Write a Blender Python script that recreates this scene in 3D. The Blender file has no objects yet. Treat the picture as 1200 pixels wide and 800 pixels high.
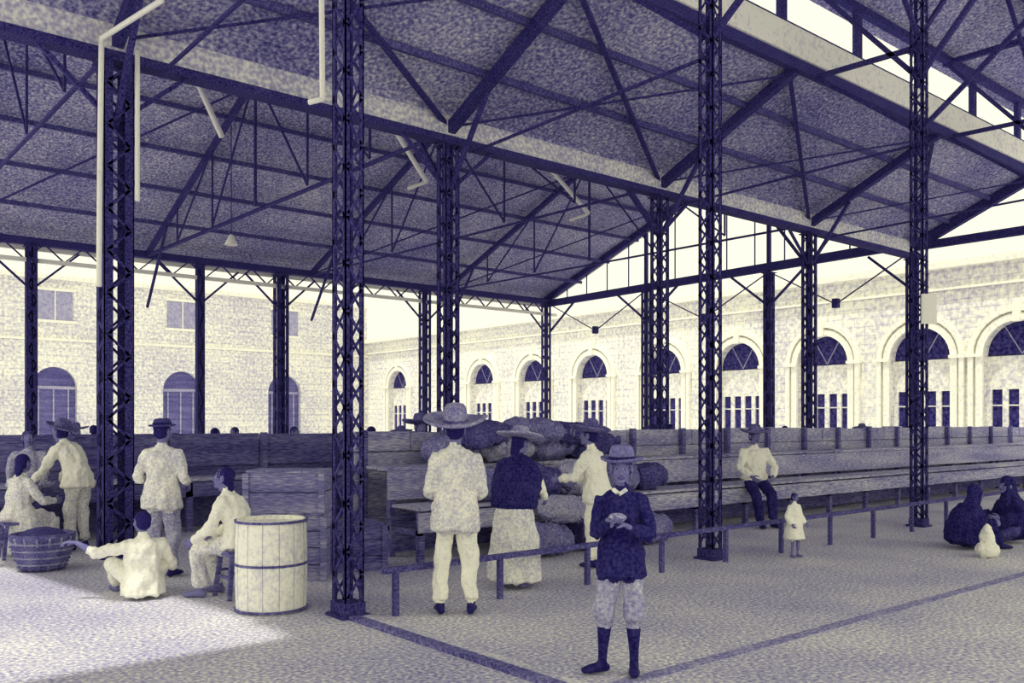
import bpy, bmesh, math, random
from mathutils import Vector, Matrix, noise, kdtree
random.seed(7)
CROP=None
V=Vector
sc=bpy.context.scene
COL=sc.collection
FPX=1049.0; EYE=1.55
ang=math.radians(40)
RGT=V((math.cos(ang),-math.sin(ang),0)); FWD=V((math.sin(ang),math.cos(ang),0))
def W(px,Z,z=0.0):
    p=RGT*((px-600)/FPX*Z)+FWD*Z
    return V((p.x,p.y,z))
# ---------------------------------------------------------------- materials
def s2l(c): 
    c=max(0,min(1,c))
    return c/12.92 if c<=0.04045 else ((c+0.055)/1.055)**2.4
D=(23/255,16/255,90/255); M_=(130/255,127/255,178/255); L=(255/255,254/255,238/255)
def duo(t):
    t=max(0.0,min(1.0,t))
    if t<.5:
        a,b,f=D,M_,t*2
    else:
        a,b,f=M_,L,(t-.5)*2
    return tuple(s2l(a[i]+(b[i]-a[i])*f) for i in range(3))+(1,)
MATS={}
def mat(name,t,amp=.1,scale=40,stain=.08,sscale=2.0,rough=.85,bump=.0,brick=None,axis='xy',stretch=None):
    if name in MATS: return MATS[name]
    m=bpy.data.materials.new(name); m.use_nodes=True
    nt=m.node_tree; N=nt.nodes; Lk=nt.links
    b=N['Principled BSDF']; b.inputs['Roughness'].default_value=rough
    b.inputs['Specular IOR Level'].default_value=.15
    geo=N.new('ShaderNodeNewGeometry') if brick else N.new('ShaderNodeTexCoord')
    src=geo.outputs['Position'] if brick else geo.outputs['Object']
    if stretch:
        mp=N.new('ShaderNodeMapping'); mp.inputs['Scale'].default_value=stretch
        Lk.new(src,mp.inputs['Vector']); src=mp.outputs['Vector']
    n1=N.new('ShaderNodeTexNoise'); n1.inputs['Scale'].default_value=scale; n1.inputs['Detail'].default_value=3
    n2=N.new('ShaderNodeTexNoise'); n2.inputs['Scale'].default_value=sscale; n2.inputs['Detail'].default_value=4
    Lk.new(src,n1.inputs['Vector']); Lk.new(src,n2.inputs['Vector'])
    def math_(op,a,bv):
        x=N.new('ShaderNodeMath'); x.operation=op
        if isinstance(a,(int,float)): x.inputs[0].default_value=a
        else: Lk.new(a,x.inputs[0])
        if isinstance(bv,(int,float)): x.inputs[1].default_value=bv
        else: Lk.new(bv,x.inputs[1])
        return x.outputs[0]
    a1=math_('MULTIPLY',math_('SUBTRACT',n1.outputs['Fac'],.5),amp*7)
    a2=math_('MULTIPLY',math_('SUBTRACT',n2.outputs['Fac'],.5),stain*4)
    val=math_('ADD',math_('ADD',a1,a2),t)
    if brick:
        sx=N.new('ShaderNodeSeparateXYZ'); Lk.new(geo.outputs['Position'],sx.inputs[0])
        cb=N.new('ShaderNodeCombineXYZ'); Lk.new(sx.outputs[axis[0].upper()],cb.inputs[0]); Lk.new(sx.outputs[axis[1].upper()],cb.inputs[1])
        bt=N.new('ShaderNodeTexBrick'); Lk.new(cb.outputs[0],bt.inputs['Vector'])
        bt.inputs['Scale'].default_value=1; bt.inputs['Brick Width'].default_value=brick[0]; bt.inputs['Row Height'].default_value=brick[1]
        bt.inputs['Mortar Size'].default_value=brick[2]; bt.inputs['Mortar Smooth'].default_value=.6
        bt.inputs['Color1'].default_value=(1,1,1,1); bt.inputs['Color2'].default_value=(.55,.55,.55,1)
        bt.inputs['Mortar'].default_value=(.1,.1,.1,1)
        val=math_('ADD',val,math_('MULTIPLY',math_('SUBTRACT',bt.outputs['Color'],.8),brick[3]))
    r=N.new('ShaderNodeValToRGB'); cr=r.color_ramp
    cr.elements[0].position=0; cr.elements[0].color=duo(0)
    cr.elements[1].position=1; cr.elements[1].color=duo(1)
    for p in (.25,.5,.75):
        e=cr.elements.new(p); e.color=duo(p)
    Lk.new(val,r.inputs['Fac']); Lk.new(r.outputs['Color'],b.inputs['Base Color'])
    if bump>0:
        bp=N.new('ShaderNodeBump'); bp.inputs['Strength'].default_value=bump; bp.inputs['Distance'].default_value=.02
        Lk.new(n1.outputs['Fac'],bp.inputs['Height']); Lk.new(bp.outputs['Normal'],b.inputs['Normal'])
    MATS[name]=m; return m
IRON=mat('iron_dark',.15,.11,45,.04,3)
IRON2=mat('iron_weathered',.28,.12,50,.05,3)
PURL=mat('purlin_timber',.28,.12,40,.05,3)
PALE=mat('pale_paint',1.0,.03,30,.02,2)
BAND=mat('gutter_board',.84,.13,18,.08,1.5)
BANDP=mat('fascia_pale',.99,.08,16,.08,1.5)
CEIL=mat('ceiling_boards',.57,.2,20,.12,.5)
GROUND=mat('ground_earth',.75,.17,34,.1,.8,bump=.3)
GROOVE=mat('groove_dark',.38,.15,40,.1,3)
GROOVE2=mat('groove_soft',.55,.15,40,.1,3)
CURB=mat('curb_stone',.78,.12,40,.1,3)
STONEB=mat('stone_front',.93,.10,6,.08,.4,brick=(.9,.36,.03,.14),axis='yz')
STONEL=mat('stone_side',.90,.11,6,.08,.3,brick=(1.1,.42,.035,.13),axis='xz')
TRIM=mat('stone_trim',1.0,.06,8,.04,1)
GLASSD=mat('dark_glazing',.10,.12,8,.03,1,rough=.5)
DOORP=mat('door_paint',.92,.1,8,.04,1)
WOOD=mat('wood_weathered',.62,.14,28,.13,2,stretch=(.35,1,3))
WOODD=mat('wood_dark',.36,.12,28,.1,2,stretch=(.35,1,3))
BARREL=mat('barrel_paint',.96,.07,30,.09,3)
HOOP=mat('hoop_iron',.35,.1,30,.05,3)
SKIN=mat('skin',.46,.03,60,.03,8,rough=.6)
HAIR=mat('hair',.04,.04,120,.03,8,stretch=(3,3,.6))
EYEW=mat('eye_white',.62,.0,10,.0); EYED=mat('eye_dark',.0,.0,10,.0,rough=.3); LIP=mat('lip',.32,.02,50,.02)
WHITE=mat('cotton_white',1.0,.06,45,.05,7,bump=.3)
CREAM=mat('cotton_cream',.88,.09,45,.1,6,bump=.3)
GREY=mat('cloth_grey',.64,.1,45,.1,6,bump=.3)
DARK=mat('cloth_dark',.06,.06,45,.05,6,bump=.3)
MIDD=mat('cloth_mid_dark',.22,.08,45,.08,6,bump=.3)
LEATHER=mat('leather_dark',.04,.04,40,.03,6,rough=.5)
STRAW=mat('straw',.60,.12,70,.12,8,bump=.4)
STRAWD=mat('straw_dark',.36,.12,70,.12,8,bump=.4)
FELT=mat('felt',.42,.07,50,.1,8)
SACK=mat('sackcloth',.46,.12,40,.1,3,bump=.4)
SACK2=mat('sackcloth_pale',.64,.12,40,.1,3,bump=.4)
SACK3=mat('sackcloth_dark',.24,.12,40,.1,3,bump=.4)
# ---------------------------------------------------------------- mesh acc
class Acc:
    def __init__(s): s.v=[];s.f=[];s.fm=[];s.vm=[]
    def add(s,vs,fs,m=0):
        o=len(s.v); s.v+= [tuple(x) for x in vs]; s.vm+=[m]*len(vs)
        for f in fs: s.f.append(tuple(i+o for i in f)); s.fm.append(m)
    def box(s,lo,hi,m=0):
        x0,y0,z0=lo;x1,y1,z1=hi
        s.add([(x0,y0,z0),(x1,y0,z0),(x1,y1,z0),(x0,y1,z0),(x0,y0,z1),(x1,y0,z1),(x1,y1,z1),(x0,y1,z1)],
          [(0,3,2,1),(4,5,6,7),(0,1,5,4),(1,2,6,5),(2,3,7,6),(3,0,4,7)],m)
    def bar(s,p,q,w,h,m=0,ref=None):
        p=V(p);q=V(q);T=(q-p)
        if T.length<1e-6: return
        T.normalize()
        r=V(ref) if ref else (V((0,0,1)) if abs(T.z)<.9 else V((1,0,0)))
        a=T.cross(r)
        if a.length<1e-4: a=T.cross(V((0,1,0)))
        a.normalize(); b=a.cross(T).normalized()
        vs=[]
        for c in (p,q):
            for sa,sb in ((-1,-1),(1,-1),(1,1),(-1,1)): vs.append(c+a*sa*w/2+b*sb*h/2)
        s.add(vs,[(0,1,2,3),(7,6,5,4),(0,4,5,1),(1,5,6,2),(2,6,7,3),(3,7,4,0)],m)
    def tube(s,pts,rads,m=0,ref=(1,0,0),n=12,step=.03,cap=.55):
        P=[V(p) for p in pts]; R=[(r,r) if isinstance(r,(int,float)) else r for r in rads]
        Q=[];S=[]
        for i in range(len(P)-1):
            k=max(1,int((P[i+1]-P[i]).length/step))
            for j in range(k):
                f=j/k; Q.append(P[i].lerp(P[i+1],f)); S.append((R[i][0]*(1-f)+R[i+1][0]*f,R[i][1]*(1-f)+R[i+1][1]*f))
        Q.append(P[-1]);S.append(R[-1])
        if cap>0:
            t0=(Q[1]-Q[0]).normalized(); t1=(Q[-1]-Q[-2]).normalized()
            r0=min(S[0]);r1=min(S[-1])
            Q=[Q[0]-t0*r0*cap]+Q+[Q[-1]+t1*r1*cap]
            S=[(S[0][0]*.6,S[0][1]*.6)]+S+[(S[-1][0]*.6,S[-1][1]*.6)]
        ref=V(ref); vs=[];fs=[]; last=None
        for i,c in enumerate(Q):
            a=Q[max(0,i-1)];b=Q[min(len(Q)-1,i+1)]
            T=(b-a).normalized()
            sd=ref-T*ref.dot(T)
            if sd.length<.15: sd=last if last else T.orthogonal()
            sd=(sd-T*sd.dot(T)).normalized(); last=sd
            up=T.cross(sd)
            for k in range(n):
                th=2*math.pi*k/n
                vs.append(c+sd*math.cos(th)*S[i][0]+up*math.sin(th)*S[i][1])
        nn=len(Q)
        for i in range(nn-1):
            for k in range(n):
                k2=(k+1)%n
                fs.append((i*n+k,i*n+k2,(i+1)*n+k2,(i+1)*n+k))
        vs.append(Q[0]);vs.append(Q[-1]); a=len(vs)-2;b=a+1
        for k in range(n):
            k2=(k+1)%n
            fs.append((a,k2,k)); fs.append((b,(nn-1)*n+k,(nn-1)*n+k2))
        s.add(vs,fs,m)
    def ell(s,c,r,m=0,ax=None,n=16,q=10):
        c=V(c); ax=ax or (V((1,0,0)),V((0,1,0)),V((0,0,1)))
        vs=[];fs=[]
        for i in range(1,q):
            ph=math.pi*i/q
            for k in range(n):
                th=2*math.pi*k/n
                vs.append(c+ax[0]*r[0]*math.sin(ph)*math.cos(th)+ax[1]*r[1]*math.sin(ph)*math.sin(th)+ax[2]*r[2]*math.cos(ph))
        for i in range(q-2):
            for k in range(n):
                k2=(k+1)%n; fs.append((i*n+k,(i+1)*n+k,(i+1)*n+k2,i*n+k2))
        vs.append(c+ax[2]*r[2]);vs.append(c-ax[2]*r[2]);a=len(vs)-2;b=a+1
        for k in range(n):
            k2=(k+1)%n; fs.append((a,k,k2)); fs.append((b,(q-2)*n+k2,(q-2)*n+k))
        s.add(vs,fs,m)
    def lathe(s,prof,c=(0,0,0),m=0,n=28,ax=None,warp=None):
        c=V(c); ax=ax or (V((1,0,0)),V((0,1,0)),V((0,0,1)))
        vs=[];fs=[]
        for (r,z) in prof:
            for k in range(n):
                th=2*math.pi*k/n; dz=warp(r,th) if warp else 0
                vs.append(c+ax[0]*r*math.cos(th)+ax[1]*r*math.sin(th)+ax[2]*(z+dz))
        for i in range(len(prof)-1):
            for k in range(n):
                k2=(k+1)%n; fs.append((i*n+k,i*n+k2,(i+1)*n+k2,(i+1)*n+k))
        s.add(vs,fs,m)
    def obj(s,name,mats,parent=None,smooth=False,loc=None):
        me=bpy.data.meshes.new(name); me.from_pydata(s.v,[],s.f)
        for m in mats: me.materials.append(m)
        for i,p in enumerate(me.polygons):
            p.material_index=s.fm[i]; p.use_smooth=smooth
        me.update()
        o=bpy.data.objects.new(name,me); COL.objects.link(o)
        if parent: o.parent=parent
        if loc: o.location=loc
        return o
def remesh(acc,name,mats,voxel,parent=None,smooth=3,fold=0.0,foldm=(),foldf=14,prio=None):
    me=bpy.data.meshes.new(name+'_src'); me.from_pydata(acc.v,[],acc.f)
    ob=bpy.data.objects.new(name+'_src',me); COL.objects.link(ob)
    r=ob.modifiers.new('r','REMESH'); r.mode='VOXEL'; r.voxel_size=voxel
    if smooth:
        sm=ob.modifiers.new('s','SMOOTH'); sm.iterations=smooth; sm.factor=.5
    dg=bpy.context.evaluated_depsgraph_get()
    nm=bpy.data.meshes.new_from_object(ob.evaluated_get(dg)); nm.name=name
    bpy.data.objects.remove(ob)
    nm.materials.clear()
    for m in mats: nm.materials.append(m)
    kd=kdtree.KDTree(len(acc.v))
    for i,v in enumerate(acc.v): kd.insert(v,i)
    kd.balance()
    mi=[0]*len(nm.polygons)
    for p in nm.polygons:
        p.use_smooth=True
        if prio:
            fnd=kd.find_n(p.center,6); d0=fnd[0][2]; best=acc.vm[fnd[0][1]]
            for _,i,dd in fnd:
                if dd<d0+.016 and prio.get(acc.vm[i],0)>prio.get(best,0): best=acc.vm[i]
            mi[p.index]=best
        else:
            _,i,_=kd.find(p.center); mi[p.index]=acc.vm[i]
    if prio:
        v2f={}
        for p in nm.polygons:
            for vi in p.vertices: v2f.setdefault(vi,[]).append(p.index)
        nb=[set(f for vi in p.vertices for f in v2f[vi]) for p in nm.polygons]
        for it in range(5):
            new=mi[:]
            for i,s_ in enumerate(nb):
                cnt={}
                for f in s_: cnt[mi[f]]=cnt.get(mi[f],0)+1
                if len(cnt)>1:
                    new[i]=max(cnt,key=lambda q:(cnt[q],prio.get(q,0)))
            mi=new
    for p in nm.polygons: p.material_index=mi[p.index]
    if fold>0:
        norms=[v.normal.copy() for v in nm.vertices]
        flag=[False]*len(nm.vertices)
        for p in nm.polygons:
            if p.material_index in foldm:
                for i in p.vertices: flag[i]=True
        for i,v in enumerate(nm.vertices):
            if flag[i]:
                c=v.co
                q=noise.noise(V((c.x*foldf,c.y*foldf,c.z*foldf*.45)))+.5*noise.noise(V((c.x*foldf*2+5,c.y*foldf*2,c.z*foldf*1.2)))
                v.co=c+norms[i]*(q*fold)
    nm.update()
    o=bpy.data.objects.new(name,nm); COL.objects.link(o)
    if parent: o.parent=parent
    return o
def empty(name,loc=(0,0,0),rz=0,rot=None):
    e=bpy.data.objects.new(name,None); e.empty_display_size=.2; COL.objects.link(e); e.location=loc
    e.rotation_euler=rot or (0,0,rz); return e
# ---------------------------------------------------------------- people
def ik(a,t,l1,l2,pole):
    d=t-a; Lm=min(max(d.length,abs(l1-l2)+.02),(l1+l2)*.995); dn=d.normalized(); t=a+dn*Lm
    x=(l1*l1-l2*l2+Lm*Lm)/(2*Lm); h=math.sqrt(max(l1*l1-x*x,0))
    pp=V(pole); pp=pp-dn*pp.dot(dn)
    if pp.length<1e-3: pp=dn.orthogonal()
    return a+dn*x+pp.normalized()*h, t
def make_hand(parent,name,w,f,n,th,k,curl,vox):
    a=Acc(); f=f.normalized(); n=(n-f*n.dot(f)).normalized(); th=(th-f*th.dot(f)-n*th.dot(n)).normalized()
    a.tube([w-f*.035*k,w,w+f*.045*k,w+f*.09*k],[(.024*k,.02*k),(.027*k,.019*k),(.04*k,.016*k),(.041*k,.014*k)],0,ref=th,step=.012*k,cap=.3)
    for i,(off,ln) in enumerate(((.031,.072),(.0105,.082),(-.0105,.077),(-.031,.06))):
        b=w+f*(.088-.004*abs(i-1))*k+th*off*k
        d=(f+th*(off*2.2)).normalized(); pts=[b-d*.01*k,b]; ang_=curl*(.5+.08*i)
        p=b
        for j,fr in enumerate((.45,.31,.26)):
            d=(Matrix.Rotation(ang_*(1.0 if j else .8),3,f.cross(n))@d)
            p=p+d*ln*fr*k; pts.append(p)
        a.tube(pts,[.0095*k,.0092*k,.0086*k,.0078*k,.0068*k],0,ref=th,n=8,step=.01*k,cap=.6)
    b=w+f*.025*k+th*.03*k
    d=(f*.65+th*.7+n*.3).normalized(); p1=b+d*.035*k; d2=(f*.85+th*.25+n*(.25+curl*.4)).normalized(); p2=p1+d2*.03*k; d3=(f*.9+n*(.3+curl*.5)-th*.1).normalized(); p3=p2+d3*.024*k
    a.tube([b-d*.01*k,p1,p2,p3],[.015*k,.0125*k,.0105*k,.0085*k],0,ref=n,n=8,step=.01*k,cap=.6)
    return remesh(a,name,[SKIN],vox,parent,smooth=2)
def sombrero(parent,c,ax,k,brim=.27,ch=.16,cr=.095,curl=.05,m=None,band=None,name='hat',droop=0.0):
    a=Acc()
    def wf(r,th):
        f=max(0,(r-cr)/(brim-cr+1e-6))
        return f*f*curl*(math.cos(2*th+.6)*.5+math.cos(3*th)*.2)*k
    cr*=k;brim*=k;ch*=k;cu=curl*k
    prof_b=[(brim*.985,cu+.012*k-droop*k),(brim,cu-droop*k+.004*k),(brim*.99,cu-.006*k-droop*k),(brim*.85,cu*.45-.008*k-droop*.6*k),(brim*.65,-.006*k-droop*.3*k),(cr*1.15,-.01*k),(cr*.9,-.008*k)]
    a.lathe([(brim*.985,cu+.012*k-droop*k),(brim*.85,cu*.5-droop*.6*k+.004*k),(brim*.65,.006*k-droop*.3*k),(cr*1.12,.004*k),(cr*1.03,.01*k)],c,0,ax=ax,warp=wf)
    a.lathe(prof_b[::1],c,0,ax=ax,warp=wf)
    a.lathe([(cr*1.04,.006*k),(cr*1.03,.035*k)],c,1,ax=ax)
    a.lathe([(cr*1.01,.03*k),(cr*.97,ch*.5),(cr*.88,ch*.8),(cr*.72,ch*.95),(cr*.45,ch*1.0),(cr*.2,ch*.93),(.001,ch*.9)],c,0,ax=ax)
    return a.obj(name,[m or STRAW,band or STRAWD],parent,smooth=True)
def person(name,at,phi,H=1.65,pelvis=(0,0,.93),lean=0.0,side=0.0,twist=0.0,head=(0,0),hands=None,poles=None,feet=None,kpole=((.15,1,0),(-.15,1,0)),
           outfit=None,hat=None,vox=.013,curl=(.8,.8),hair='short',handdir=None,shouldw=.172,skirt_pts=None,z0=0):
    o=dict(shirt=WHITE,legs=CREAM,shoe=SKIN,hem=.10,loose=1.08,sleeve=1.0,skirt=None,shawl=None,knick=False,stock=None)
    o.update(outfit or {})
    k=H/1.70; ph=math.radians(phi)
    fv=FWD*math.cos(ph)+RGT*math.sin(ph); yaw=math.atan2(-fv.x,fv.y)
    e=empty(name,(at.x,at.y,z0),yaw)
    mats=[SKIN,o['shirt'],o['legs'],o['shoe'],o['skirt'] or CREAM,o['shawl'] or DARK,o['stock'] or DARK,HAIR]
    prio={0:0,3:1,6:1,2:3,4:3,1:4,5:6}
    P=V(pelvis)*k
    up=V((0,0,1))
    d=V((math.sin(side),math.sin(lean)*math.cos(side),math.cos(lean)*math.cos(side))).normalized()
    d0=(up*.45+d*.55).normalized(); d1=(d*1.1).normalized()
    right=Matrix.Rotation(twist,3,'Z')@V((1,0,0)); right=(right-d*right.dot(d)).normalized()
    fw=up.cross(right); fw=(fw-d*fw.dot(d)).normalized()
    lo=o['loose']
    if o['shawl'] is not None: lo=min(lo,.98)
    w1=P+d0*.13*k; w2=w1+(d0+d1).normalized()*.14*k; sh=w2+d1*.17*k; nb=sh+d1*.055*k
    a=Acc()
    hem=o['hem']
    tp=[P-up*hem*k,P,w1,w2-fw*.005*k,sh-d1*.03*k,sh+d1*.025*k,nb+d1*.01*k]
    tr=[(.19*lo,.155*lo),(.178*lo,.138*lo),(.148*lo,.112*lo),(.16*lo,.12*lo),(.15*lo,.10*lo),(.1,.075),(.066,.062)]
    if hem<.04: tr[0]=(.16,.12)
    a.tube(tp,[(x*k,y*k) for x,y in tr],1,ref=right,n=24,cap=.12)
    hy,hp=head
    neckdir=(d1*.5+up*.5+fw*.12).normalized()
    hc=nb+neckdir*.155*k
    a.tube([nb-neckdir*.02*k,nb+neckdir*.03*k,hc-neckdir*.03*k],[.058*k,.052*k,.05*k],0,n=12,cap=.2)
    hands=hands or [(.24,.06,.80),(-.24,.06,.80)]
    poles=poles or [(.5,-.8,-.4),(-.5,-.8,-.4)]
    wr=[]
    for i,sg in enumerate((1,-1)):
        S=sh+right*sg*shouldw*k-d1*.035*k
        T=V(hands[i])*k
        E,Wt=ik(S,T,.285*k,.255*k,poles[i])
        sl=o['sleeve']
        fa=Wt-E
        a.tube([sh+right*sg*.07*k-d1*.01*k,S,S.lerp(E,.25),E],[.055*k,.056*lo*k,.055*lo*k,.046*lo*k],1,n=14,cap=.3)
        if sl>=1:
            a.tube([E,E+fa*.5,E+fa*.93],[.046*lo*k,.044*lo*k,.038*lo*k],1,n=14,cap=.15)
            a.tube([E+fa*.8,Wt],[.03*k,.026*k],0,n=12,cap=.2)
        else:
            a.tube([E,E+fa*.22],[.048*lo*k,.05*lo*k],1,n=14,cap=.15)
            a.tube([E,E+fa*.3,E+fa*.65,Wt],[.038*k,.042*k,.034*k,.025*k],0,n=12,cap=.2)
        wr.append((E,Wt))
    feet=feet or [(.11,0,.08),(-.11,0,.08)]
    for i,sg in enumerate((1,-1)):
        Hp=P+V((1,0,0))*sg*.082*k-up*.02*k
        F=feet[i]; T=V(F[:3])*k
        fdir=V((math.sin(F[3]),math.cos(F[3]),0)) if len(F)>3 else V((sg*.15,1,0)).normalized()
        K,A=ik(Hp,T,.42*k,.41*k,kpole[i])
        sh_=A-K
        a.tube([P+V((sg*.05*k,0,.0)),Hp,Hp.lerp(K,.3),K],[.09*k,.09*k,.086*k*min(lo,1.1),.062*k*lo],2,n=16,cap=.3)
        if o['knick']:
            a.tube([K-sh_*.1,K+sh_*.12,K+sh_*.2],[.075*k,.08*k,.056*k],2,n=14,cap=.2)
            a.tube([K+sh_*.1,K+sh_*.35,K+sh_*.75,A],[.048*k,.055*k,.038*k,.034*k],6,n=14,cap=.2)
        elif o['legs']==SKIN:
            a.tube([K,K+sh_*.3,K+sh_*.75,A],[.052*k,.055*k,.038*k,.032*k],2,n=14,cap=.2)
        else:
            a.tube([K,K+sh_*.35,K+sh_*.88],[.062*k*lo,.06*k*lo,.056*k*lo],2,n=14,cap=.12)
            a.tube([K+sh_*.85,A],[.04*k,.034*k],3 if o['shoe']!=SKIN else 0,n=12,cap=.2)
        heel=A-fdir*.045*k-up*.045*k; toe=A+fdir*.165*k-up*.05*k
        a.tube([A+up*.02*k,A-up*.03*k],[.036*k,.04*k],3,n=12,cap=.2)
        a.tube([heel,A+fdir*.03*k-up*.035*k,A+fdir*.11*k-up*.045*k,toe],[(.034*k,.033*k),(.038*k,.042*k),(.046*k,.032*k),(.036*k,.022*k)],3,n=12,cap=.5)
    if skirt_pts:
        a.tube([V(p[:3])*k for p in skirt_pts],[(p[3]*k,p[4]*k) for p in skirt_pts],4,ref=(1,0,0),n=28,cap=.12)
    if o['shawl'] is not None:
        a.tube([nb+d1*.02*k,sh,w2,w1,P-up*.05*k],[(.085*k,.08*k),(.21*k,.135*k),(.265*k,.19*k),(.275*k,.21*k),(.25*k,.2*k)],5,ref=right,n=28,cap=.12)
    if hair=='shawl':
        a.ell(hc+up*.012*k-fw*.03*k,(.1*k,.112*k,.125*k),5)
        a.tube([hc-fw*.03*k,nb-fw*.02*k,sh],[(.095*k,.1*k),(.11*k,.11*k),(.17*k,.12*k)],5,ref=right,n=18,cap=.2)
    remesh(a,'body',mats,vox*max(k,.7),e,smooth=3,fold=.028*k,foldm=(1,2,4,5),foldf=12,prio=prio)
    R=Matrix.Rotation(hy,3,'Z')@Matrix.Rotation(-hp,3,'X')
    base=Matrix((right,up.cross(right),up)).transposed()
    Rr=base@R
    ax=(Rr@V((1,0,0)),Rr@V((0,1,0)),Rr@V((0,0,1)))
    def hpnt(x,y,z): return hc+(ax[0]*x+ax[1]*y+ax[2]*z)*k
    b=Acc()
    b.ell(hpnt(0,-.008,.028),(.074*k,.094*k,.087*k),0,ax)
    b.ell(hpnt(0,.022,-.03),(.058*k,.064*k,.076*k),0,ax)
    b.ell(hpnt(0,.06,-.088),(.026*k,.024*k,.02*k),0,ax)
    b.tube([hpnt(0,.078,.02),hpnt(0,.094,-.012),hpnt(0,.106,-.03)],[.009*k,.011*k,.014*k],0,n=8,step=.008,cap=.5)
    b.ell(hpnt(0,.092,-.036),(.019*k,.012*k,.009*k),0,ax,10,6)
    for sg in (1,-1):
        b.ell(hpnt(sg*.03,.074,.024),(.026*k,.013*k,.008*k),0,ax,10,6)
        b.ell(hpnt(sg*.04,.058,-.025),(.022*k,.02*k,.022*k),0,ax,10,6)
        b.ell(hpnt(sg*.078,-.005,-.005),(.01*k,.02*k,.033*k),0,ax,10,6)
        b.ell(hpnt(sg*.031,.0785,.004),(.0135*k,.008*k,.006*k),2,ax,10,6)
        b.ell(hpnt(sg*.031,.0845,.004),(.0075*k,.005*k,.0065*k),3,ax,10,6)
    b.ell(hpnt(0,.083,-.058),(.025*k,.011*k,.006*k),4,ax,12,6)
    b.ell(hpnt(0,.081,-.068),(.022*k,.011*k,.007*k),4,ax,12,6)
    if hair!='shawl':
        b.ell(hpnt(0,-.022,.042),(.083*k,.092*k,.085*k),1,ax,24,16)
        b.ell(hpnt(0,-.045,-.01),(.076*k,.062*k,.065*k),1,ax,24,16)
    if hair=='long':
        b.tube([hpnt(0,-.06,.0),hpnt(0,-.085,-.1),hpnt(0,-.08,-.2)],[(.07*k,.04*k),(.06*k,.035*k),(.02*k,.02*k)],1,ref=ax[0],n=12)
    b.tube([hpnt(0,-.01,-.04),hpnt(0,-.02,-.12)],[.05*k,.05*k],0,n=12,cap=.2)
    remesh(b,'head',[SKIN,HAIR,EYEW,EYED,LIP],.0045*k if vox<.014 else .008*k,e,smooth=1)
    if hat:
        hh=dict(hat); tilt=hh.pop('tilt',0); off=hh.pop('z',.068)
        Rt=Rr@Matrix.Rotation(tilt,3,'X'); axh=(Rt@V((1,0,0)),Rt@V((0,1,0)),Rt@V((0,0,1)))
        sombrero(e,hpnt(0,-.01,off),axh,k,**hh)
    for i,sg in enumerate((1,-1)):
        E,Wt=wr[i]; f=(Wt-E).normalized()
        if handdir and handdir[i]: f=(V(handdir[i])).normalized()
        n=V((-sg,0,0)) if abs(f.x)<.7 else V((0,0,-1))
        th=V((0,1,0)) if abs(f.y)<.75 else V((0,0,1))
        th=th-n*th.dot(n)
        if (th-f*th.dot(f)).length<.2: th=V((0,0,1))
        make_hand(e,'hand_right' if sg>0 else 'hand_left',Wt,f,n,th,k,curl[i],.0042*k if vox<.014 else .006*k)
    return e
# ================================================================= SITE
a=Acc(); a.box((-60,-60,-.3),(90,90,0)); a.obj('floor',[GROUND])
a=Acc()
a.box((3.53,-3,.0),(3.62,6.2,.03),0)
a.box((3.62,-3,.0),(3.72,6.2,.02),1)
a.obj('curb_strip',[GROOVE,CURB])
a=Acc(); a.box((3.75,3.60,0),(40,3.70,.006)); a.obj('drain_groove',[GROOVE2])
# ---- lattice columns
def lattice_column(x,y,w,d,H,pitch=.22,ch=.05,m=IRON,name='lattice_column',lw=.03):
    a=Acc(); t=.012
    for sx in (-1,1):
        for sy in (-1,1):
            X=sx*w/2; Y=sy*d/2
            a.box((min(X,X-sx*ch),min(Y,Y-sy*t),0.02),(max(X,X-sx*ch),max(Y,Y-sy*t),H))
            a.box((min(X,X-sx*t),min(Y,Y-sy*ch),0.02),(max(X,X-sx*t),max(Y,Y-sy*ch),H))
    n=int(H/pitch)
    for i in range(n):
        z0=.15+i*pitch; z1=z0+pitch
        if z1>H: break
        for s_ in (-1,1):
            A_=(-w/2+ch*.4,s_*(d/2-.004),z0 if (i%2==0) else z1); B_=(w/2-ch*.4,s_*(d/2-.004),z1 if (i%2==0) else z0)
            a.bar(A_,B_,lw,.008,ref=(0,1,0))
            A_=(s_*(w/2-.004),-d/2+ch*.4,z0 if (i%2==0) else z1); B_=(s_*(w/2-.004),d/2-ch*.4,z1 if (i%2==0) else z0)
            a.bar(A_,B_,lw,.008,ref=(1,0,0))
        for s_ in (-1,1):
            for e_ in (-1,1):
                a.box((e_*(w/2-ch*.5)-.01,s_*d/2-.01,z0-.01),(e_*(w/2-ch*.5)+.01,s_*d/2+.01,z0+.01))
    a.box((-w/2-.04,-d/2-.04,0),(w/2+.04,d/2+.04,.025))
    a.box((-w/2-.01,-d/2-.01,.025),(w/2+.01,d/2+.01,.12))
    a.box((-w/2-.04,-d/2-.04,H-.02),(w/2+.04,d/2+.04,H))
    return a.obj(name,[m],loc=(x,y,0))
R1=6.35;R2=10.88;R3=24.5; UEND=22.4
EL2=5.95; VB=8.06; EB=7.22; RIDV=17.7; RIDZ=8.85; EL3=6.12
MO=8.7
row1=[(3.61,.17,.21),(8.27,.17,.2),(13.28,.17,.2),(18.1,.17,.2)]
for u,w,d_ in row1: lattice_column(u,R1,w,d_,9.1,pitch=.19,ch=.04,lw=.024)
row2=[(3.14,.33,.3),(7.88,.25,.24),(12.68,.25,.24),(17.66,.25,.24),(UEND,.25,.24)]
for u,w,d_ in row2: lattice_column(u,R2,w,d_,5.7,pitch=.24,ch=.075 if u>4 else .1)
for u,w in ((22.2,.26),(16.8,.3),(11.7,.34),(9.3,.2),(5.1,.24)): lattice_column(u,R3,w,w,5.9,pitch=.4,ch=.1)
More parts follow.
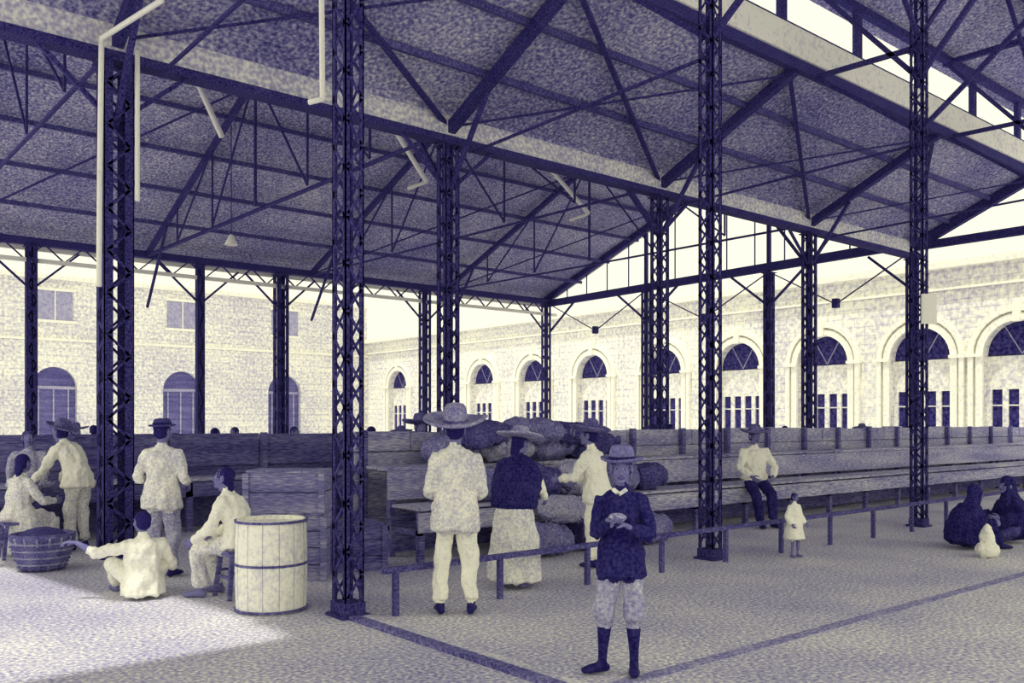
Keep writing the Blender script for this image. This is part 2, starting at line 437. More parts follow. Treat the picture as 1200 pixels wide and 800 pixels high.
for v in (19.8,15.1): lattice_column(UEND,v,.24,.24,5.9,pitch=.35,ch=.1)
def slab(u0,u1,v0,z0,v1,z1,th=.07):
    a=Acc()
    a.add([(u0,v0,z0),(u1,v0,z0),(u1,v1,z1),(u0,v1,z1),(u0,v0,z0+th),(u1,v0,z0+th),(u1,v1,z1+th),(u0,v1,z1+th)],
      [(0,3,2,1),(4,5,6,7),(0,1,5,4),(1,2,6,5),(2,3,7,6),(3,0,4,7)])
    return a
U0=.15
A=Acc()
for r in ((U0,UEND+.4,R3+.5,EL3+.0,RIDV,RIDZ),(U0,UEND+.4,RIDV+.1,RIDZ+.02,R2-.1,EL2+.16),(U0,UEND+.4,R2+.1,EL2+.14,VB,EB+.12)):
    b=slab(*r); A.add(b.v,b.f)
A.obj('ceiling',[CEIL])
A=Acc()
for r in ((U0,UEND+.4,8.4,MO+.02,R1,MO+.72),(U0,UEND+.4,R1,MO+.72,5.8,MO+.52),(-7,UEND+.4,5.8,MO+.52,4.3,MO),(-7,UEND+.4,4.64,7.3,1.6,5.95)):  # the longer slabs are unseen roof, added to bound the sun patch
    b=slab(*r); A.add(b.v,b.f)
A.obj('ceiling_monitor_and_shade_roof',[CEIL])
for u in (-5.9,-1.2,9.5,14.5,19.5): lattice_column(u,1.7,.2,.2,5.9,pitch=.25,ch=.06)
A=Acc()
def lerp(a,b,f): return a+(b-a)*f
for (v0,z0,v1,z1,n) in ((R3,EL3,RIDV,RIDZ,5),(R2,EL2+.18,VB,EB+.12,3)):
    for i in range(n+1):
        f=i/n; v=lerp(v0,v1,f); z=lerp(z0,z1,f)-.06
        A.box((U0+.05,v-.03,z-.05),(UEND+.3,v+.03,z+.05))
A.obj('roof_purlins',[PURL])
A=Acc()
A.box((U0,R2-.09,EL2-.14),(UEND+.3,R2+.09,EL2+.17),1)
A.box((U0,R2-.12,EL2-.24),(UEND+.3,R2+.12,EL2-.14),0)
A.obj('gutter_girder',[IRON,BAND])
A=Acc()
A.box((U0,VB-.06,EB-.04),(UEND+.3,VB+.06,EB+.14),0)
A.box((U0,VB-.10,EB+.14),(UEND+.3,VB+.05,EB+.60),1)
A.box((U0,VB-.06,EB+.60),(UEND+.3,VB+.06,EB+.66),0)
A.obj('monitor_fascia_beam',[IRON,BANDP])
A=Acc()
u=.8
while u<UEND:
    A.box((u-.08,VB-.05,EB+.66),(u+.08,VB+.05,MO-.02),0); u+=2.3
A.box((U0,VB-.07,MO-.02),(UEND+.3,VB+.07,MO+.1),0)
A.obj('window_1',[IRON,PALE])
A=Acc()
A.box((U0,R3-.1,EL3-.2),(UEND+.3,R3+.1,EL3-.02),0)
A.box((U0,R3+.42,EL3-.26),(UEND+.3,R3+.5,EL3-.01),1)
A.box((U0,R3-.06,EL3-.62),(UEND+.3,R3+.06,EL3-.52),1)
u=U0+.3
while u<UEND-.5:
    A.bar((u,R3,EL3-.55),(u+.45,R3,EL3-.15),.05,.03); A.bar((u+.45,R3,EL3-.15),(u+.9,R3,EL3-.55),.05,.03); u+=.9
A.obj('eave_girder',[IRON,PALE])
for u in (3.14,7.88,12.68,17.66):
    A=Acc()
    A.bar((u,R2,EL2-.05),(u,VB,EB-.02),.13,.16)
    A.bar((u,R2,EL2-1.0),(u,R2-.95,EL2+.28),.06,.06)
    A.bar((u,R2,EL2-1.0),(u,R2+1.0,EL2+.3),.06,.06)
    for s_ in (-1,1):
        A.bar((u,R2,EL2-.95),(u+s_*.9,R2,EL2-.15),.05,.05)
    A.bar((u,R3,EL3-.1),(u,RIDV,RIDZ-.12),.1,.14)
    A.bar((u,R2,EL2),(u,RIDV,RIDZ-.12),.1,.14)
    A.bar((u,R3,EL3-.15),(u,R2,EL2-.05),.045,.045)
    A.bar((u,RIDV,EL2+.1),(u,RIDV,RIDZ),.05,.05)
    for f in (.33,.66):
        for (va,za) in ((R3,EL3),(R2,EL2)):
            v=lerp(va,RIDV,f); z=lerp(za,RIDZ,f)-.1
            A.bar((u,v,z),(u,v,EL3-.1),.035,.035)
            v2=lerp(va,RIDV,f+.33)
            A.bar((u,v,EL3-.1),(u,v2,lerp(za,RIDZ,min(1,f+.33))-.12),.035,.035)
    A.bar((u,R3,EL3-1.5),(u,R3-1.5,EL3+.4),.06,.06)
    A.obj('roof_truss',[IRON])
A=Acc()
for u in (22.2,16.8,11.7,9.3,5.1):
    for s_ in (-1,1): 
        if u+s_*1.1<UEND+.3: A.bar((u,R3,EL3-1.3),(u+s_*1.1,R3,EL3-.3),.05,.05)
A.obj('eave_knee_braces',[IRON])
A=Acc()
us=[3.14,7.88,12.68,17.66,UEND]
for i in range(4):
    A.bar((us[i],VB+.1,EB-.08),(us[i+1],R2,EL2+.02),.07,.06)
    A.bar((us[i],R2,EL2+.02),(us[i+1],VB+.1,EB-.08),.03,.03)
    A.bar((us[i],R3-.3,EL3-.1),(us[i+1],RIDV,RIDZ-.25),.035,.035)
A.obj('roof_wind_bracing',[IRON])
A=Acc()
for u,_,_ in row1:
    for s_ in (-1,1):
        A.bar((u,R1,6.7),(u,R1+s_*1.75,MO),.07,.07)
        A.bar((u,R1,5.9),(u,R1+s_*1.7,EB-.0),.06,.06)
        A.bar((u,R1,7.3),(u+s_*1.7,R1,9.0),.06,.06)
    A.bar((u,R1-1.8,MO),(u,R1+1.8,MO),.1,.1)
    A.bar((u,R1,EB-.05),(u,VB-.1,EB+.0),.07,.07)
    A.bar((u,R1,EB-1.5),(u,R2-.1,EL2-.3),.035,.035)
A.bar((U0,R1,9.2),(UEND,R1,9.2),.14,.2)
A.obj('monitor_bracing',[IRON])
# gable end
A=Acc()
A.bar((UEND,R3+.4,EL3-.16),(UEND,R2,EL2+.15),.14,.24)
A.bar((UEND,R3+.5,EL3-.05),(UEND,RIDV,RIDZ-.1),.16,.26)
A.bar((UEND,R2,EL2),(UEND,RIDV,RIDZ-.1),.16,.26)
A.bar((UEND,R2,EL2+.05),(UEND,VB-1,EB+.45),.16,.26)
A.bar((UEND,R2,EL2+.05),(UEND,4.6,EL2+.05),.12,.2)
for v in (19.8,15.1): A.bar((UEND,v,EL3),(UEND,v,RIDZ-1.05),.1,.1)
v=R2+.7
while v<R3:
    zt=RIDZ-.1-abs(v-RIDV)*(.40 if v>RIDV else .42); A.bar((UEND,v,EL3-.1),(UEND,v,zt),.03,.03); v+=1.0
for v0,v1 in ((R3,19.8),(19.8,15.1),(15.1,R2)):
    A.bar((UEND,v0,EL3-1.2),(UEND,v0+(v1-v0)*.28,EL3-.2),.06,.06)
    A.bar((UEND,v1,EL3-1.2),(UEND,v1+(v0-v1)*.28,EL3-.2),.06,.06)
    vm=(v0+v1)/2
    A.bar((UEND,v0,EL3-.2),(UEND,vm,EL3-1.35),.03,.03); A.bar((UEND,v1,EL3-.2),(UEND,vm,EL3-1.35),.03,.03)
    A.bar((UEND,vm,EL3-1.45),(UEND,vm,EL3-1.2),.16,.16)
A.obj('gable_frame',[IRON])
A=Acc()
A.bar((UEND+.38,R3+.5,EL3+.0),(UEND+.38,RIDV,RIDZ+.0),.05,.14); A.bar((UEND+.38,R2,EL2+.1),(UEND+.38,RIDV,RIDZ),.05,.14)
A.obj('trim_1',[PALE])
def pipe(name,pts,r,m=PALE):
    a=Acc()
    for i in range(len(pts)-1): a.tube([pts[i],pts[i+1]],[r,r],0,n=10,cap=.3,step=.3)
    return a.obj(name,[m],smooth=True)
def PXZ(px,py,Z): return W(px,Z,EYE+(495-py)/FPX*Z)
pipe('downpipe',[PXZ(190,0,9.3),PXZ(119,45,9.9),PXZ(117,200,9.9),PXZ(116,335,9.9)],.03)
pipe('downpipe',[PXZ(161,60,10.2),PXZ(161,235,10.2)],.028)
pipe('downpipe',[W(373,7.7,8.3),PXZ(378,116,7.7),PXZ(362,120,7.7)],.024)
for (x0,y0,x1,y1,Z) in ((233,100,260,160,17.4),(463,153,500,213,20),(645,198,690,250,23.4)):
    pipe('pale_streak_rod',[PXZ(x0,y0,Z),PXZ(x1,y1,Z)],.055)  # pale rod drawn for each pale streak below the ridge
    p=PXZ(x0,y0,Z); q=PXZ(x1,y1,Z)
    pipe('streak_hanger_rod',[p,V((p.x,p.y,min(RIDZ-.1,RIDZ-.1-abs(p.y-RIDV)*.4)))],.02,IRON)
    if x0>300: pipe('streak_cross_tube',[PXZ(x1-22,y1+8,Z),q],.04)
e=empty('pendant_lamp',PXZ(271,283,20))
a=Acc(); a.lathe([(.02,.16),(.05,.14),(.14,-.06),(.145,-.08),(.13,-.07),(.04,.1)],(0,0,0),0,n=20); a.ell((0,0,-.03),(.05,.05,.06),0,n=10,q=6)
a.obj('shade',[PALE],e,smooth=True)
a=Acc(); zt=RIDZ-abs(e.location.y-RIDV)*.40-e.location.z; a.tube([(0,0,.15),(0,0,zt)],[.012,.012],0,n=6,step=1,cap=0); a.obj('cord',[IRON],e)
a=Acc(); a.box((-.11,-.03,-.22),(.11,0,.22),0); a.box((-.09,-.035,-.2),(.09,-.03,.2),0); o=a.obj('notice_board',[PALE]); o.location=W(1088,13.2,EYE+(495-362)/FPX*13.2); o.rotation_euler=(0,0,-ang)
# ---- background facade (plane u=34)
UW=34; ZT=7.5
arch_v=[8.2,12.7,16.2,20.3,24.5,28.9,33.8,38.6,43.3,52.8]
def arch_wall(axis,pos,lo,hi,zt,arches,r,spring,m,name,thick=.6):
    def P_(s,z,dep): return (pos+dep,s,z) if axis=='u' else (s,pos+dep,z)
    a=Acc(); n=14
    def quad(s0,z0,s1,z1):
        a.add([P_(s0,z0,0),P_(s1,z0,0),P_(s1,z1,0),P_(s0,z1,0)],[(0,1,2,3)])
    cur=lo
    for c in sorted(arches):
        quad(cur,0,c-r,zt)
        pts=[(c-r*math.cos(math.pi*i/n),spring+r*math.sin(math.pi*i/n)) for i in range(n+1)]
        for i in range(n):
            (s0,z0),(s1,z1)=pts[i],pts[i+1]
            a.add([P_(s0,z0,0),P_(s1,z1,0),P_(s1,zt,0),P_(s0,zt,0)],[(0,1,2,3)])
        out=[(c-r,0)]+pts+[(c+r,0)]
        for i in range(len(out)-1):
            (s0,z0),(s1,z1)=out[i],out[i+1]
            a.add([P_(s0,z0,0),P_(s1,z1,0),P_(s1,z1,thick),P_(s0,z0,thick)],[(0,1,2,3)])
        cur=c+r
    quad(cur,0,hi,zt)
    a.add([P_(lo,zt,0),P_(hi,zt,0),P_(hi,zt,thick),P_(lo,zt,thick)],[(0,1,2,3)])
    a.add([P_(lo,0,thick),P_(hi,0,thick),P_(hi,zt,thick),P_(lo,zt,thick)],[(0,1,2,3)])
    return a.obj(name,[m])
arch_wall('u',UW,3,57,ZT,arch_v,1.17,4.0,STONEB,'wall_back')
for c in arch_v:
    e=empty('arched_doorway',(UW,c,0))
    a=Acc(); n=16
    def ring(r0,r1,d0,d1,z0,m):
        for i in range(n):
            t0=math.pi*i/n;t1=math.pi*(i+1)/n
            v8=[]
            for dd in (d0,d1):
                for rr,tt in ((r0,t0),(r1,t0),(r1,t1),(r0,t1)): v8.append((dd,rr*math.cos(tt),z0+rr*math.sin(tt)))
            a.add(v8,[(0,1,2,3),(7,6,5,4),(0,4,5,1),(1,5,6,2),(2,6,7,3),(3,7,4,0)],m)
    ring(1.17,1.42,-.14,-.01,4.0,0); ring(1.5,1.68,-.18,-.01,4.0,0)
    for s_ in (-1,1):
        y0,y1=sorted((s_*1.17,s_*1.42)); a.box((-.14,y0,0),(-.01,y1,4.0),0)
        y0,y1=sorted((s_*1.5,s_*1.68)); a.box((-.18,y0,0),(-.01,y1,4.0),0)
        y0,y1=sorted((s_*1.14,s_*1.74)); a.box((-.22,y0,3.94),(-.01,y1,4.06),0)
    a.box((-.24,-.13,5.12),(-.01,.13,5.8),0)
    a.obj('stone_surround',[TRIM],e)
    a=Acc()
    a.box((.3,-1.17,3.72),(.42,1.17,3.95),0)
    a.box((.3,-1.17,2.75),(.4,1.17,3.72),0)
    a.box((.3,-1.17,0),(.4,1.17,.95),0)
    for y in (-1.12,-.56,0,.56,1.12): a.box((.3,y-.1,.95),(.4,y+.1,2.75),0)
    for y in (-.84,-.28,.28,.84): a.box((.33,y-.18,2.15),(.38,y+.18,2.2),0)
    a.box((.38,-1.17,.9),(.42,1.17,2.8),1)
    a.obj('door_leaves',[DOORP,GLASSD],e)
    a=Acc()
    pts=[(.35,0,3.95)]+[(.35,1.17*math.cos(math.pi*i/n),4.0+1.17*math.sin(math.pi*i/n)) for i in range(n+1)]
    a.add(pts,[(0,i,i+1) for i in range(1,n+1)],1)
    for t in (60,120):
        a.bar((.33,0,4.0),(.33,1.15*math.cos(math.radians(t)),4.0+1.15*math.sin(math.radians(t))),.035,.03,0)
    a.obj('fanlight',[GREY,GLASSD],e)
a=Acc()
a.box((UW-.35,3,ZT-.2),(UW+.3,57,ZT+.05)); a.box((UW-.16,3,ZT-1.0),(UW-.01,57,ZT-.92))
a.obj('trim_2',[TRIM])
# left wall
GT=[-1.5,5.6,13.1,20.5,27.5]
arch_wall('v',57,-12,34,10.0,GT,1.2,3.6,STONEL,'wall_left')
for c in GT:
    a=Acc(); 
    a.box((c-1.25,57.35,0),(c+1.25,57.45,4.85),0)
    for x in (-.8,0,.8): a.box((c+x-.04,57.28,0),(c+x+.04,57.36,3.6),1)
    a.box((c-1.2,57.25,3.5),(c+1.2,57.4,3.68),1)
    a.obj('arched_gate',[WOODD,WOOD])
    a=Acc(); a.box((c-.95,56.93,7.5),(c+.95,56.99,9.2),0)
    a.box((c-1.1,56.85,7.35),(c+1.1,56.99,7.5),1); a.box((c-1.1,56.85,9.2),(c+1.1,56.99,9.35),1); a.box((c-.03,56.9,7.5),(c+.03,56.96,9.2),1)
    a.obj('upper_window',[GREY,TRIM])
a=Acc(); a.box((-12,56.85,6.3),(34,56.99,6.45)); a.box((-12,56.7,9.85),(34,57.5,10.1)); a.obj('trim_3',[TRIM])
# ---- stalls
a=Acc()
u=5.5; 
j=lambda: random.uniform(-.012,.012)
while u<26:
    u1=u+2.4
    for i in range(3):
        s=u+i*.8; h=1.45+j()*2
        a.box((s,9.5+j(),1.2),(s+.785,9.54+j(),h),0)
    a.box((u,9.55,.0),(u1,9.57,1.3),0)
    a.box((u,9.5,.98),(u1-.01,9.53,1.18),0)
    for i in range(2):
        a.box((u,8.78+i*.24+j(),1.0+j()*.5),(u1-.01,9.0+i*.24,1.04+j()*.5),0)
    a.box((u,8.75,.66),(u1-.01,8.78,.99),0)
    for i in range(2):
        a.box((u,8.1+i*.3,.585+j()*.3),(u1-.01,8.38+i*.3,.62+j()*.3),0)
    a.box((u,8.13,.34),(u1-.01,8.16,.56),0)
    a.box((u,8.7,.06),(u1-.01,8.73,.5),1)
    for s in (u+.05,u+1.25):
        a.box((s,9.42,0),(s+.08,9.5,1.46),1); a.box((s,8.2,0),(s+.07,8.27,.58),1); a.box((s,8.8,0),(s+.07,8.87,1.0),1)
        a.box((s,8.2,.3),(s+.05,9.45,.36),1)
    u=u1
a.obj('tiered_bench',[WOOD,WOODD])
a=Acc(); u=-1
while u<9.2:
    a.box((u,13.3,.9),(u+1.38,13.34,1.38+j()),1); a.box((u,13.35,.0),(u+1.4,13.37,1.3),1)
    a.box((u,12.6,.72),(u+1.38,13.25,.76),0); a.box((u,12.6,.5),(u+1.38,12.64,.7),1)
    a.box((u,12.6,0),(u+.08,12.68,.72),1); a.box((u,13.2,0),(u+.08,13.3,1.4),1)
    u+=1.4
a.obj('market_counter',[WOOD,WOODD])
RV=6.1
a=Acc(); u=3.9
a.bar((3.78,RV,.37),(16.5,RV,.40),.055,.045,0)
while u<16.6:
    a.box((u-.022,RV-.022,0),(u+.022,RV+.022,.37),0); u+=1.08
a.obj('low_rail',[IRON2])
# ---- barrel
p=W(318,7.45); e=empty('wooden_barrel',p)
a=Acc()
n=40; prof=[(.275,0),(.284,.02),(.29,.2),(.292,.38),(.29,.56),(.284,.73),(.278,.755),(.262,.755),(.262,.72),(.001,.72)]
a.lathe(prof,(0,0,0),0,n=n)
for kk in range(14):
    th=2*math.pi*kk/14
    a.bar((.284*math.cos(th),.284*math.sin(th),.02),(.2925*math.cos(th),.2925*math.sin(th),.38),.004,.004,1)
    a.bar((.2925*math.cos(th),.2925*math.sin(th),.38),(.284*math.cos(th),.284*math.sin(th),.74),.004,.004,1)
a.obj('staves',[BARREL,GREY],e,smooth=False)
a=Acc()
for z in (.01,.38,.73): a.lathe([(.285,z),(.298,z),(.298,z+.02),(.285,z+.02)],(0,0,0),0,n=40)
a.obj('hoops',[HOOP],e,smooth=True)
def crate(px,Z,w,d,h,z0,rz,m=WOOD,name='wooden_crate'):
    p=W(px,Z,z0); a=Acc()
    a.box((-w/2+.02,-d/2+.02,.01),(w/2-.02,d/2-.02,h-.03),1)
    nb=max(2,int(h/.16)); hh=h/nb
    for i in range(nb):
        z=i*hh
        a.box((-w/2,-d/2,z),(w/2,-d/2+.02,z+hh-.012)); a.box((-w/2,d/2-.02,z),(w/2,d/2,z+hh-.012))
        a.box((-w/2,-d/2+.02,z),(-w/2+.02,d/2-.02,z+hh-.012)); a.box((w/2-.02,-d/2+.02,z),(w/2,d/2-.02,z+hh-.012))
    for i in range(4):
        x=-w/2+i*w/4; a.box((x,-d/2-.01,h-.025),(x+w/4-.01,d/2+.01,h))
    for sx in (-1,1):
        for sy in (-1,1):
            a.box((sx*(w/2)-.03,sy*(d/2+.012)-.01,0),(sx*(w/2)+.03,sy*(d/2+.012)+.01,h-.03))
    o=a.obj(name,[m,WOODD]); o.location=p; o.rotation_euler=(0,0,rz); return o
WOODM=mat('wood_crate',.52,.13,28,.12,2,stretch=(.35,1,3))
crate(342,9.0,.72,.5,.66,0,-.66,WOODM)
crate(340,9.0,.74,.5,.42,.662,-.70,WOODM)
crate(412,9.5,.6,.45,.5,0,-.3,WOODD)
# ---- sacks
A=Acc()
def sack(c,r,rz,tx=.0,m=0,acc=None):
    acc=acc or A
    s=V((math.cos(rz),math.sin(rz),tx)).normalized(); f=V((-math.sin(rz),math.cos(rz),0)); up=s.cross(f)
    vs=[];fs=[];n=20;q=12
    def se(x,e_): return math.copysign(abs(x)**e_,x)
    for i in range(1,q):
        ph=-math.pi/2+math.pi*i/q
        for kk in range(n):
            th=2*math.pi*kk/n
            X=se(math.sin(ph),.75)*r[0]; rr=se(math.cos(ph),.55)
            vs.append(V(c)+s*X+f*rr*se(math.cos(th),.85)*r[1]+up*rr*se(math.sin(th),.85)*r[2])
    for i in range(q-2):
        for kk in range(n):
            k2=(kk+1)%n; fs.append((i*n+kk,i*n+k2,(i+1)*n+k2,(i+1)*n+kk))
    vs.append(V(c)-s*r[0]);vs.append(V(c)+s*r[0]);a_=len(vs)-2;b_=a_+1
    for kk in range(n):
        k2=(kk+1)%n; fs.append((a_,k2,kk)); fs.append((b_,(q-2)*n+kk,(q-2)*n+k2))
    acc.add(vs,fs,m)
    acc.tube([V(c)+s*r[0]*.85,V(c)+s*(r[0]*1.08),V(c)+s*(r[0]*1.3)],[(.05,.045),(.035,.03),(.09,.05)],m,n=10,cap=.2)
for i,(u,v,z,rx,ry,rz_,an) in enumerate(((6.5,8.35,.82,.4,.27,.2,.2),(7.3,8.4,.84,.42,.28,.22,-.3),(8.1,8.35,.84,.42,.27,.22,.1),(8.9,8.4,.82,.4,.27,.2,.5),(9.5,8.4,.80,.3,.25,.18,.1),
    (6.6,9.05,1.22,.4,.26,.19,.1),(7.4,9.0,1.24,.42,.28,.2,-.2),(8.2,9.0,1.25,.42,.28,.2,.2),(9.0,9.0,1.22,.4,.26,.18,-.1),
    (6.9,8.75,1.40,.42,.25,.15,.5),(7.7,8.75,1.45,.42,.26,.16,-.3),(8.45,8.8,1.40,.4,.25,.15,.4),
    (6.9,7.75,.2,.42,.26,.19,.1),(7.9,7.72,.2,.44,.27,.19,-.1),(7.3,7.78,.52,.42,.24,.16,.5),(8.8,7.72,.18,.36,.25,.17,.3))):
    sack((u,v,z),(rx,ry,rz_),an,random.uniform(-.15,.15),(0,2,1,0,2,0,1,0,2,2,0,2,0,2,1,0)[i])
o=remesh(A,'sack_pile',[SACK,SACK2,SACK3],.018,None,smooth=1,fold=.05,foldm=(0,1,2),foldf=7)
# ---- left basket (upright, woven)
e=empty('wicker_basket',W(50,9.45,0),0)
a=Acc()
sB=1.15
a.lathe([(.001,.0),(.17*sB,.0),(.21*sB,.08),(.25*sB,.2),(.26*sB,.32),(.275*sB,.36),(.28*sB,.38),(.255*sB,.39),(.24*sB,.34),(.22*sB,.2),(.001,.16)],(0,0,0),0,n=32)
for i in range(9):
    z=.04+i*.036; r=(.19+.075*min(1,z/.25))*sB
    a.lathe([(r-.012,z-.012),(r+.012,z),(r-.012,z+.012)],(0,0,0),i%2,n=32)
for kk in range(16):
    th=2*math.pi*kk/16
    a.bar((.185*sB*math.cos(th),.185*sB*math.sin(th),.02),(.272*sB*math.cos(th),.272*sB*math.sin(th),.36),.02,.02,1)
a.ell((0,0,.33),(.21*sB,.21*sB,.12),2)
a.obj('woven_body',[STRAWD,STRAW,MIDD],e,smooth=True)
def stool(px,Z,h=.42,s=.34,rz=0):
    a=Acc(); a.box((-s/2,-s/2,h-.035),(s/2,s/2,h))
    for sx in (-1,1):
        for sy in (-1,1): a.bar((sx*s*.36,sy*s*.36,h-.03),(sx*s*.48,sy*s*.48,0),.035,.035)
    for sx in (-1,1):
        a.bar((sx*s*.43,-s*.43,h*.45),(sx*s*.43,s*.43,h*.45),.022,.022); a.bar((-s*.43,sx*s*.43,h*.55),(s*.43,sx*s*.43,h*.55),.022,.022)
    o=a.obj('wooden_stool',[WOODD]); p=W(px,Z); o.location=p; o.rotation_euler=(0,0,rz)
# ================================================================= PEOPLE
e=person('boy_in_jacket',W(729,5.53),196,H=1.36,head=(.1,.02),
    hands=[(.07,.25,1.20),(-.075,.25,1.17)],poles=[(.5,-.45,-.8),(-.6,-.3,-.8)],shouldw=.155,
    feet=[(.15,.03,.08,.9),(-.09,-.02,.08,-.15)],
    outfit=dict(shirt=DARK,legs=GREY,shoe=LEATHER,knick=True,stock=DARK,hem=.17,loose=1.04),
    hat=dict(brim=.165,ch=.12,cr=.098,curl=.012,m=FELT,band=DARK,tilt=-.05),vox=.0085,curl=(1.3,1.3),handdir=[(-.6,.35,.45),(.6,.35,.35)])
k=1.36/1.7
a=Acc(); a.ell((-.01,.295*k,1.235*k),(.055,.03,.028),0); a.obj('bread_roll',[STRAW],e,smooth=True)
a=Acc()
a.tube([(-.05*k,.112*k,1.43*k),(0,.135*k,1.395*k),(.05*k,.112*k,1.43*k)],[(.014,.008)]*3,0,n=8,step=.01)
a.obj('shirt_collar',[CREAM],e,smooth=True)
person('man_with_sombrero',W(534,7.22),-4,H=1.60,head=(-.1,-.05),lean=.06,
    hands=[(.17,.26,1.0),(-.17,.26,1.0)],poles=[(.35,-.9,-.4),(-.35,-.9,-.4)],feet=[(.13,0,.08),(-.13,.02,.08)],
    outfit=dict(shirt=CREAM,legs=WHITE,shoe=LEATHER,hem=.2,loose=1.13),shouldw=.16,
    hat=dict(brim=.28,ch=.17,cr=.105,curl=.035,m=STRAW,tilt=.16),vox=.011)
person('woman_with_shawl',W(603,8.4),25,H=1.47,lean=.28,head=(-.3,.1),
    hands=[(.2,.38,.95),(-.15,.42,.98)],outfit=dict(shirt=WHITE,legs=SKIN,skirt=CREAM,shawl=DARK,hem=.05),hair='long',
    skirt_pts=[(0,.0,1.0,.16,.13),(0,-.02,.85,.21,.18),(0,0,.45,.27,.23),(0,0,.10,.31,.27)],
    hat=dict(brim=.27,ch=.13,cr=.1,curl=.02,m=STRAW,tilt=-.1),vox=.012)
person('man_in_white_shirt',W(700,9.6),-60,H=1.52,lean=.2,head=(.2,-.1),hands=[(.25,.4,1.0),(-.2,.42,1.05)],
    outfit=dict(shirt=WHITE,legs=WHITE,shoe=LEATHER,hem=.15,loose=1.15),hat=dict(brim=.25,ch=.15,cr=.1,curl=.04,m=STRAWD),vox=.012)
pm=W(884,13.62)
person('seated_man_in_hat',pm,172,H=1.66,pelvis=(0,0,.72),head=(.1,0),
    hands=[(.17,.3,.76),(-.17,.3,.76)],poles=[(.9,-.3,-.2),(-.9,-.3,-.2)],feet=[(.1,.5,.08),(-.12,.42,.08)],
    outfit=dict(shirt=WHITE,legs=DARK,shoe=LEATHER,hem=.03,loose=1.2),hat=dict(brim=.23,ch=.13,cr=.1,curl=.03,m=STRAWD,tilt=-.05),vox=.012)
person('toddler_in_smock',W(931,10.3),150,H=.74,head=(.1,.05),shouldw=.15,hands=[(.26,.15,.9),(-.26,.15,.9)],
    outfit=dict(shirt=WHITE,legs=SKIN,skirt=WHITE,hem=.12,loose=1.35),
    skirt_pts=[(0,0,1.0,.2,.17),(0,0,.75,.25,.22),(0,0,.5,.29,.26)],vox=.013)
def seated_ground(name,at,phi,H,outfit,hands,hair='short',lean=.25,head=(0,-.2),hat=None,skirt=True,vox=.012,legs=None,poles=None,**kw):
    sp=[(0,-.05,.25,.24,.2),(0,.18,.2,.27,.17),(0,.42,.13,.3,.10)] if skirt else None
    return person(name,at,phi,H=H,pelvis=(0,0,.15),lean=lean,head=head,hands=hands,poles=poles,
        feet=legs or [(.14,.5,.08),(-.14,.5,.08)],kpole=((.5,.1,1),(-.5,.1,1)),outfit=outfit,hair=hair,hat=hat,skirt_pts=sp,vox=vox,**kw)
seated_ground('crouching_woman_in_shawl',W(1126,11.0),80,1.5,dict(shirt=DARK,legs=DARK,skirt=DARK,shawl=DARK,shoe=LEATHER,hem=.02),
    [(.2,.4,.35),(-.2,.4,.35)],hair='shawl',lean=.45)
seated_ground('crouching_woman_in_shawl',W(1190,11.6),-100,1.58,dict(shirt=DARK,legs=DARK,skirt=MIDD,shawl=DARK,shoe=LEATHER,hem=.02),
    [(.2,.4,.35),(-.2,.4,.35)],hair='shawl',lean=.25)
a=Acc(); 
a.ell((0,0,.09),(.15,.12,.1),0); a.ell((.05,.02,.22),(.09,.08,.12),0); a.tube([(0,0,.3),(.02,0,.36)],[.05,.03],0)
o=remesh(a,'cloth_bundle',[WHITE],.015,None,2,.02,(0,),18); o.location=W(1157,10.3)
seated_ground('boy_sitting_on_floor',W(168,7.9),-35,1.42,dict(shirt=WHITE,legs=WHITE,shoe=SKIN,hem=.1,loose=1.2,sleeve=.5),
    [(.25,.35,.3),(-.60,.30,.60)],skirt=False,lean=.12,legs=[(.2,.55,.08),(-.15,.6,.08)],head=(.3,-.1),poles=[(.6,-.4,-.5),(0,-.3,-1)],
    handdir=[None,(-.8,.35,.1)])
person('man_in_cap',W(190,9.0),8,H=1.57,head=(-.2,-.05),hands=[(.2,.2,.98),(-.2,.2,1.0)],poles=[(.5,-.8,-.3),(-.5,-.8,-.3)],
    outfit=dict(shirt=CREAM,legs=GREY,shoe=LEATHER,hem=.18,loose=1.18,sleeve=.5),hat=dict(brim=.14,ch=.08,cr=.095,curl=.0,m=MIDD,band=DARK),vox=.012)
stool(281,8.0,.42)
person('woman_on_stool',W(281,8.0),-80,H=1.48,pelvis=(0,0,.58),lean=.34,head=(.2,-.15),hands=[(.15,.42,.60),(-.18,.42,.58)],
    feet=[(.14,.30,.08),(-.14,.36,.08)],outfit=dict(shirt=WHITE,legs=CREAM,shoe=SKIN,hem=.06,loose=1.15),hair='long',vox=.012)
stool(20,10.3,.42)
person('woman_seated_at_left',W(20,10.3),30,H=1.5,pelvis=(0,0,.58),lean=.15,head=(.2,0),hands=[(.2,.4,.72),(-.2,.4,.72)],
    feet=[(.14,.42,.08),(-.14,.42,.08)],outfit=dict(shirt=CREAM,legs=CREAM,skirt=CREAM,shoe=SKIN,hem=.06,loose=1.15),hair='long',vox=.013,
    skirt_pts=[(0,-.02,.62,.22,.18),(0,.05,.5,.25,.2),(0,.15,.3,.28,.26),(0,.2,.08,.3,.27)])
person('man_bending_in_hat',W(92,10.9),-70,H=1.62,lean=.62,head=(0,-.3),hands=[(.2,.6,.75),(-.2,.62,.78)],
    outfit=dict(shirt=WHITE,legs=CREAM,shoe=LEATHER,hem=.12,loose=1.15),hat=dict(brim=.2,ch=.12,cr=.1,curl=.02,m=STRAWD),vox=.013)
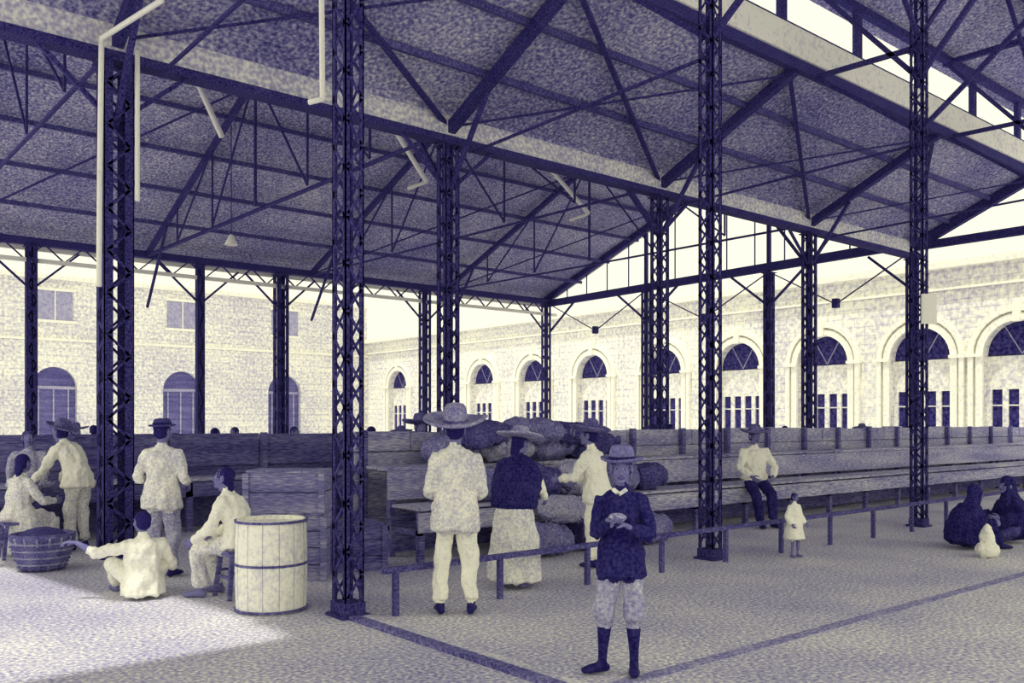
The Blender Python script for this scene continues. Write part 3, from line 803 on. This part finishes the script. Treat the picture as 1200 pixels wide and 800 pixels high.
person('woman_in_grey_blouse',W(34,11.1),160,H=1.46,lean=.1,head=(.2,-.1),hands=[(.2,.3,.9),(-.2,.3,.9)],
    outfit=dict(shirt=GREY,legs=DARK,skirt=MIDD,hem=.05),hair='long',vox=.015,
    skirt_pts=[(0,0,1.0,.16,.13),(0,0,.5,.24,.22),(0,0,.1,.28,.26)])
for i,(px,Z,H,h,mt,phi) in enumerate(((492,12.2,1.6,1,DARK,150),(252,15.2,1.46,0,MIDD,30),(275,15.8,1.47,0,GREY,200),(345,16,1.48,0,DARK,120),(435,13.8,1.49,0,DARK,0),
      (470,17,1.42,1,GREY,40),(655,15.5,1.5,1,GREY,170),(785,15,1.52,0,DARK,90),(88,16,1.48,1,MIDD,100),(110,17,1.5,0,DARK,10),(920,19,1.48,0,MIDD,60),(1010,21,1.46,1,GREY,60))):
    person('bystander',W(px,Z),phi,H=H,outfit=dict(shirt=mt,legs=GREY,shoe=LEATHER,hem=.1,loose=1.1),
        hat=dict(brim=.26,ch=.14,cr=.1,curl=.03,m=STRAWD,tilt=.1) if h else None,vox=.02,hands=[(.24,.1,.8),(-.24,.1,.8)])
# ================================================================= LIGHT / CAMERA
w=bpy.data.worlds.new('sky'); sc.world=w; w.use_nodes=True
bg=w.node_tree.nodes['Background']; bg.inputs['Color'].default_value=(1.0,.975,.76,1); bg.inputs['Strength'].default_value=1.15
sl=bpy.data.lights.new('sun','SUN'); sl.energy=2.4; sl.angle=.02; sl.color=(1,.97,.84)
so=bpy.data.objects.new('sun',sl); COL.objects.link(so)
dv=V((.3,0.02,-1)).normalized(); so.rotation_euler=dv.to_track_quat('-Z','Y').to_euler(); so.location=(-5,0,20)
cam=bpy.data.cameras.new('camera'); co=bpy.data.objects.new('camera',cam); COL.objects.link(co)
cam.sensor_width=36; cam.lens=FPX/1200*36; cam.shift_y=95/1200; cam.clip_end=300
co.location=(0,0,EYE); co.rotation_euler=(math.pi/2,0,-ang)
sc.camera=co
sc.view_settings.view_transform='Standard'
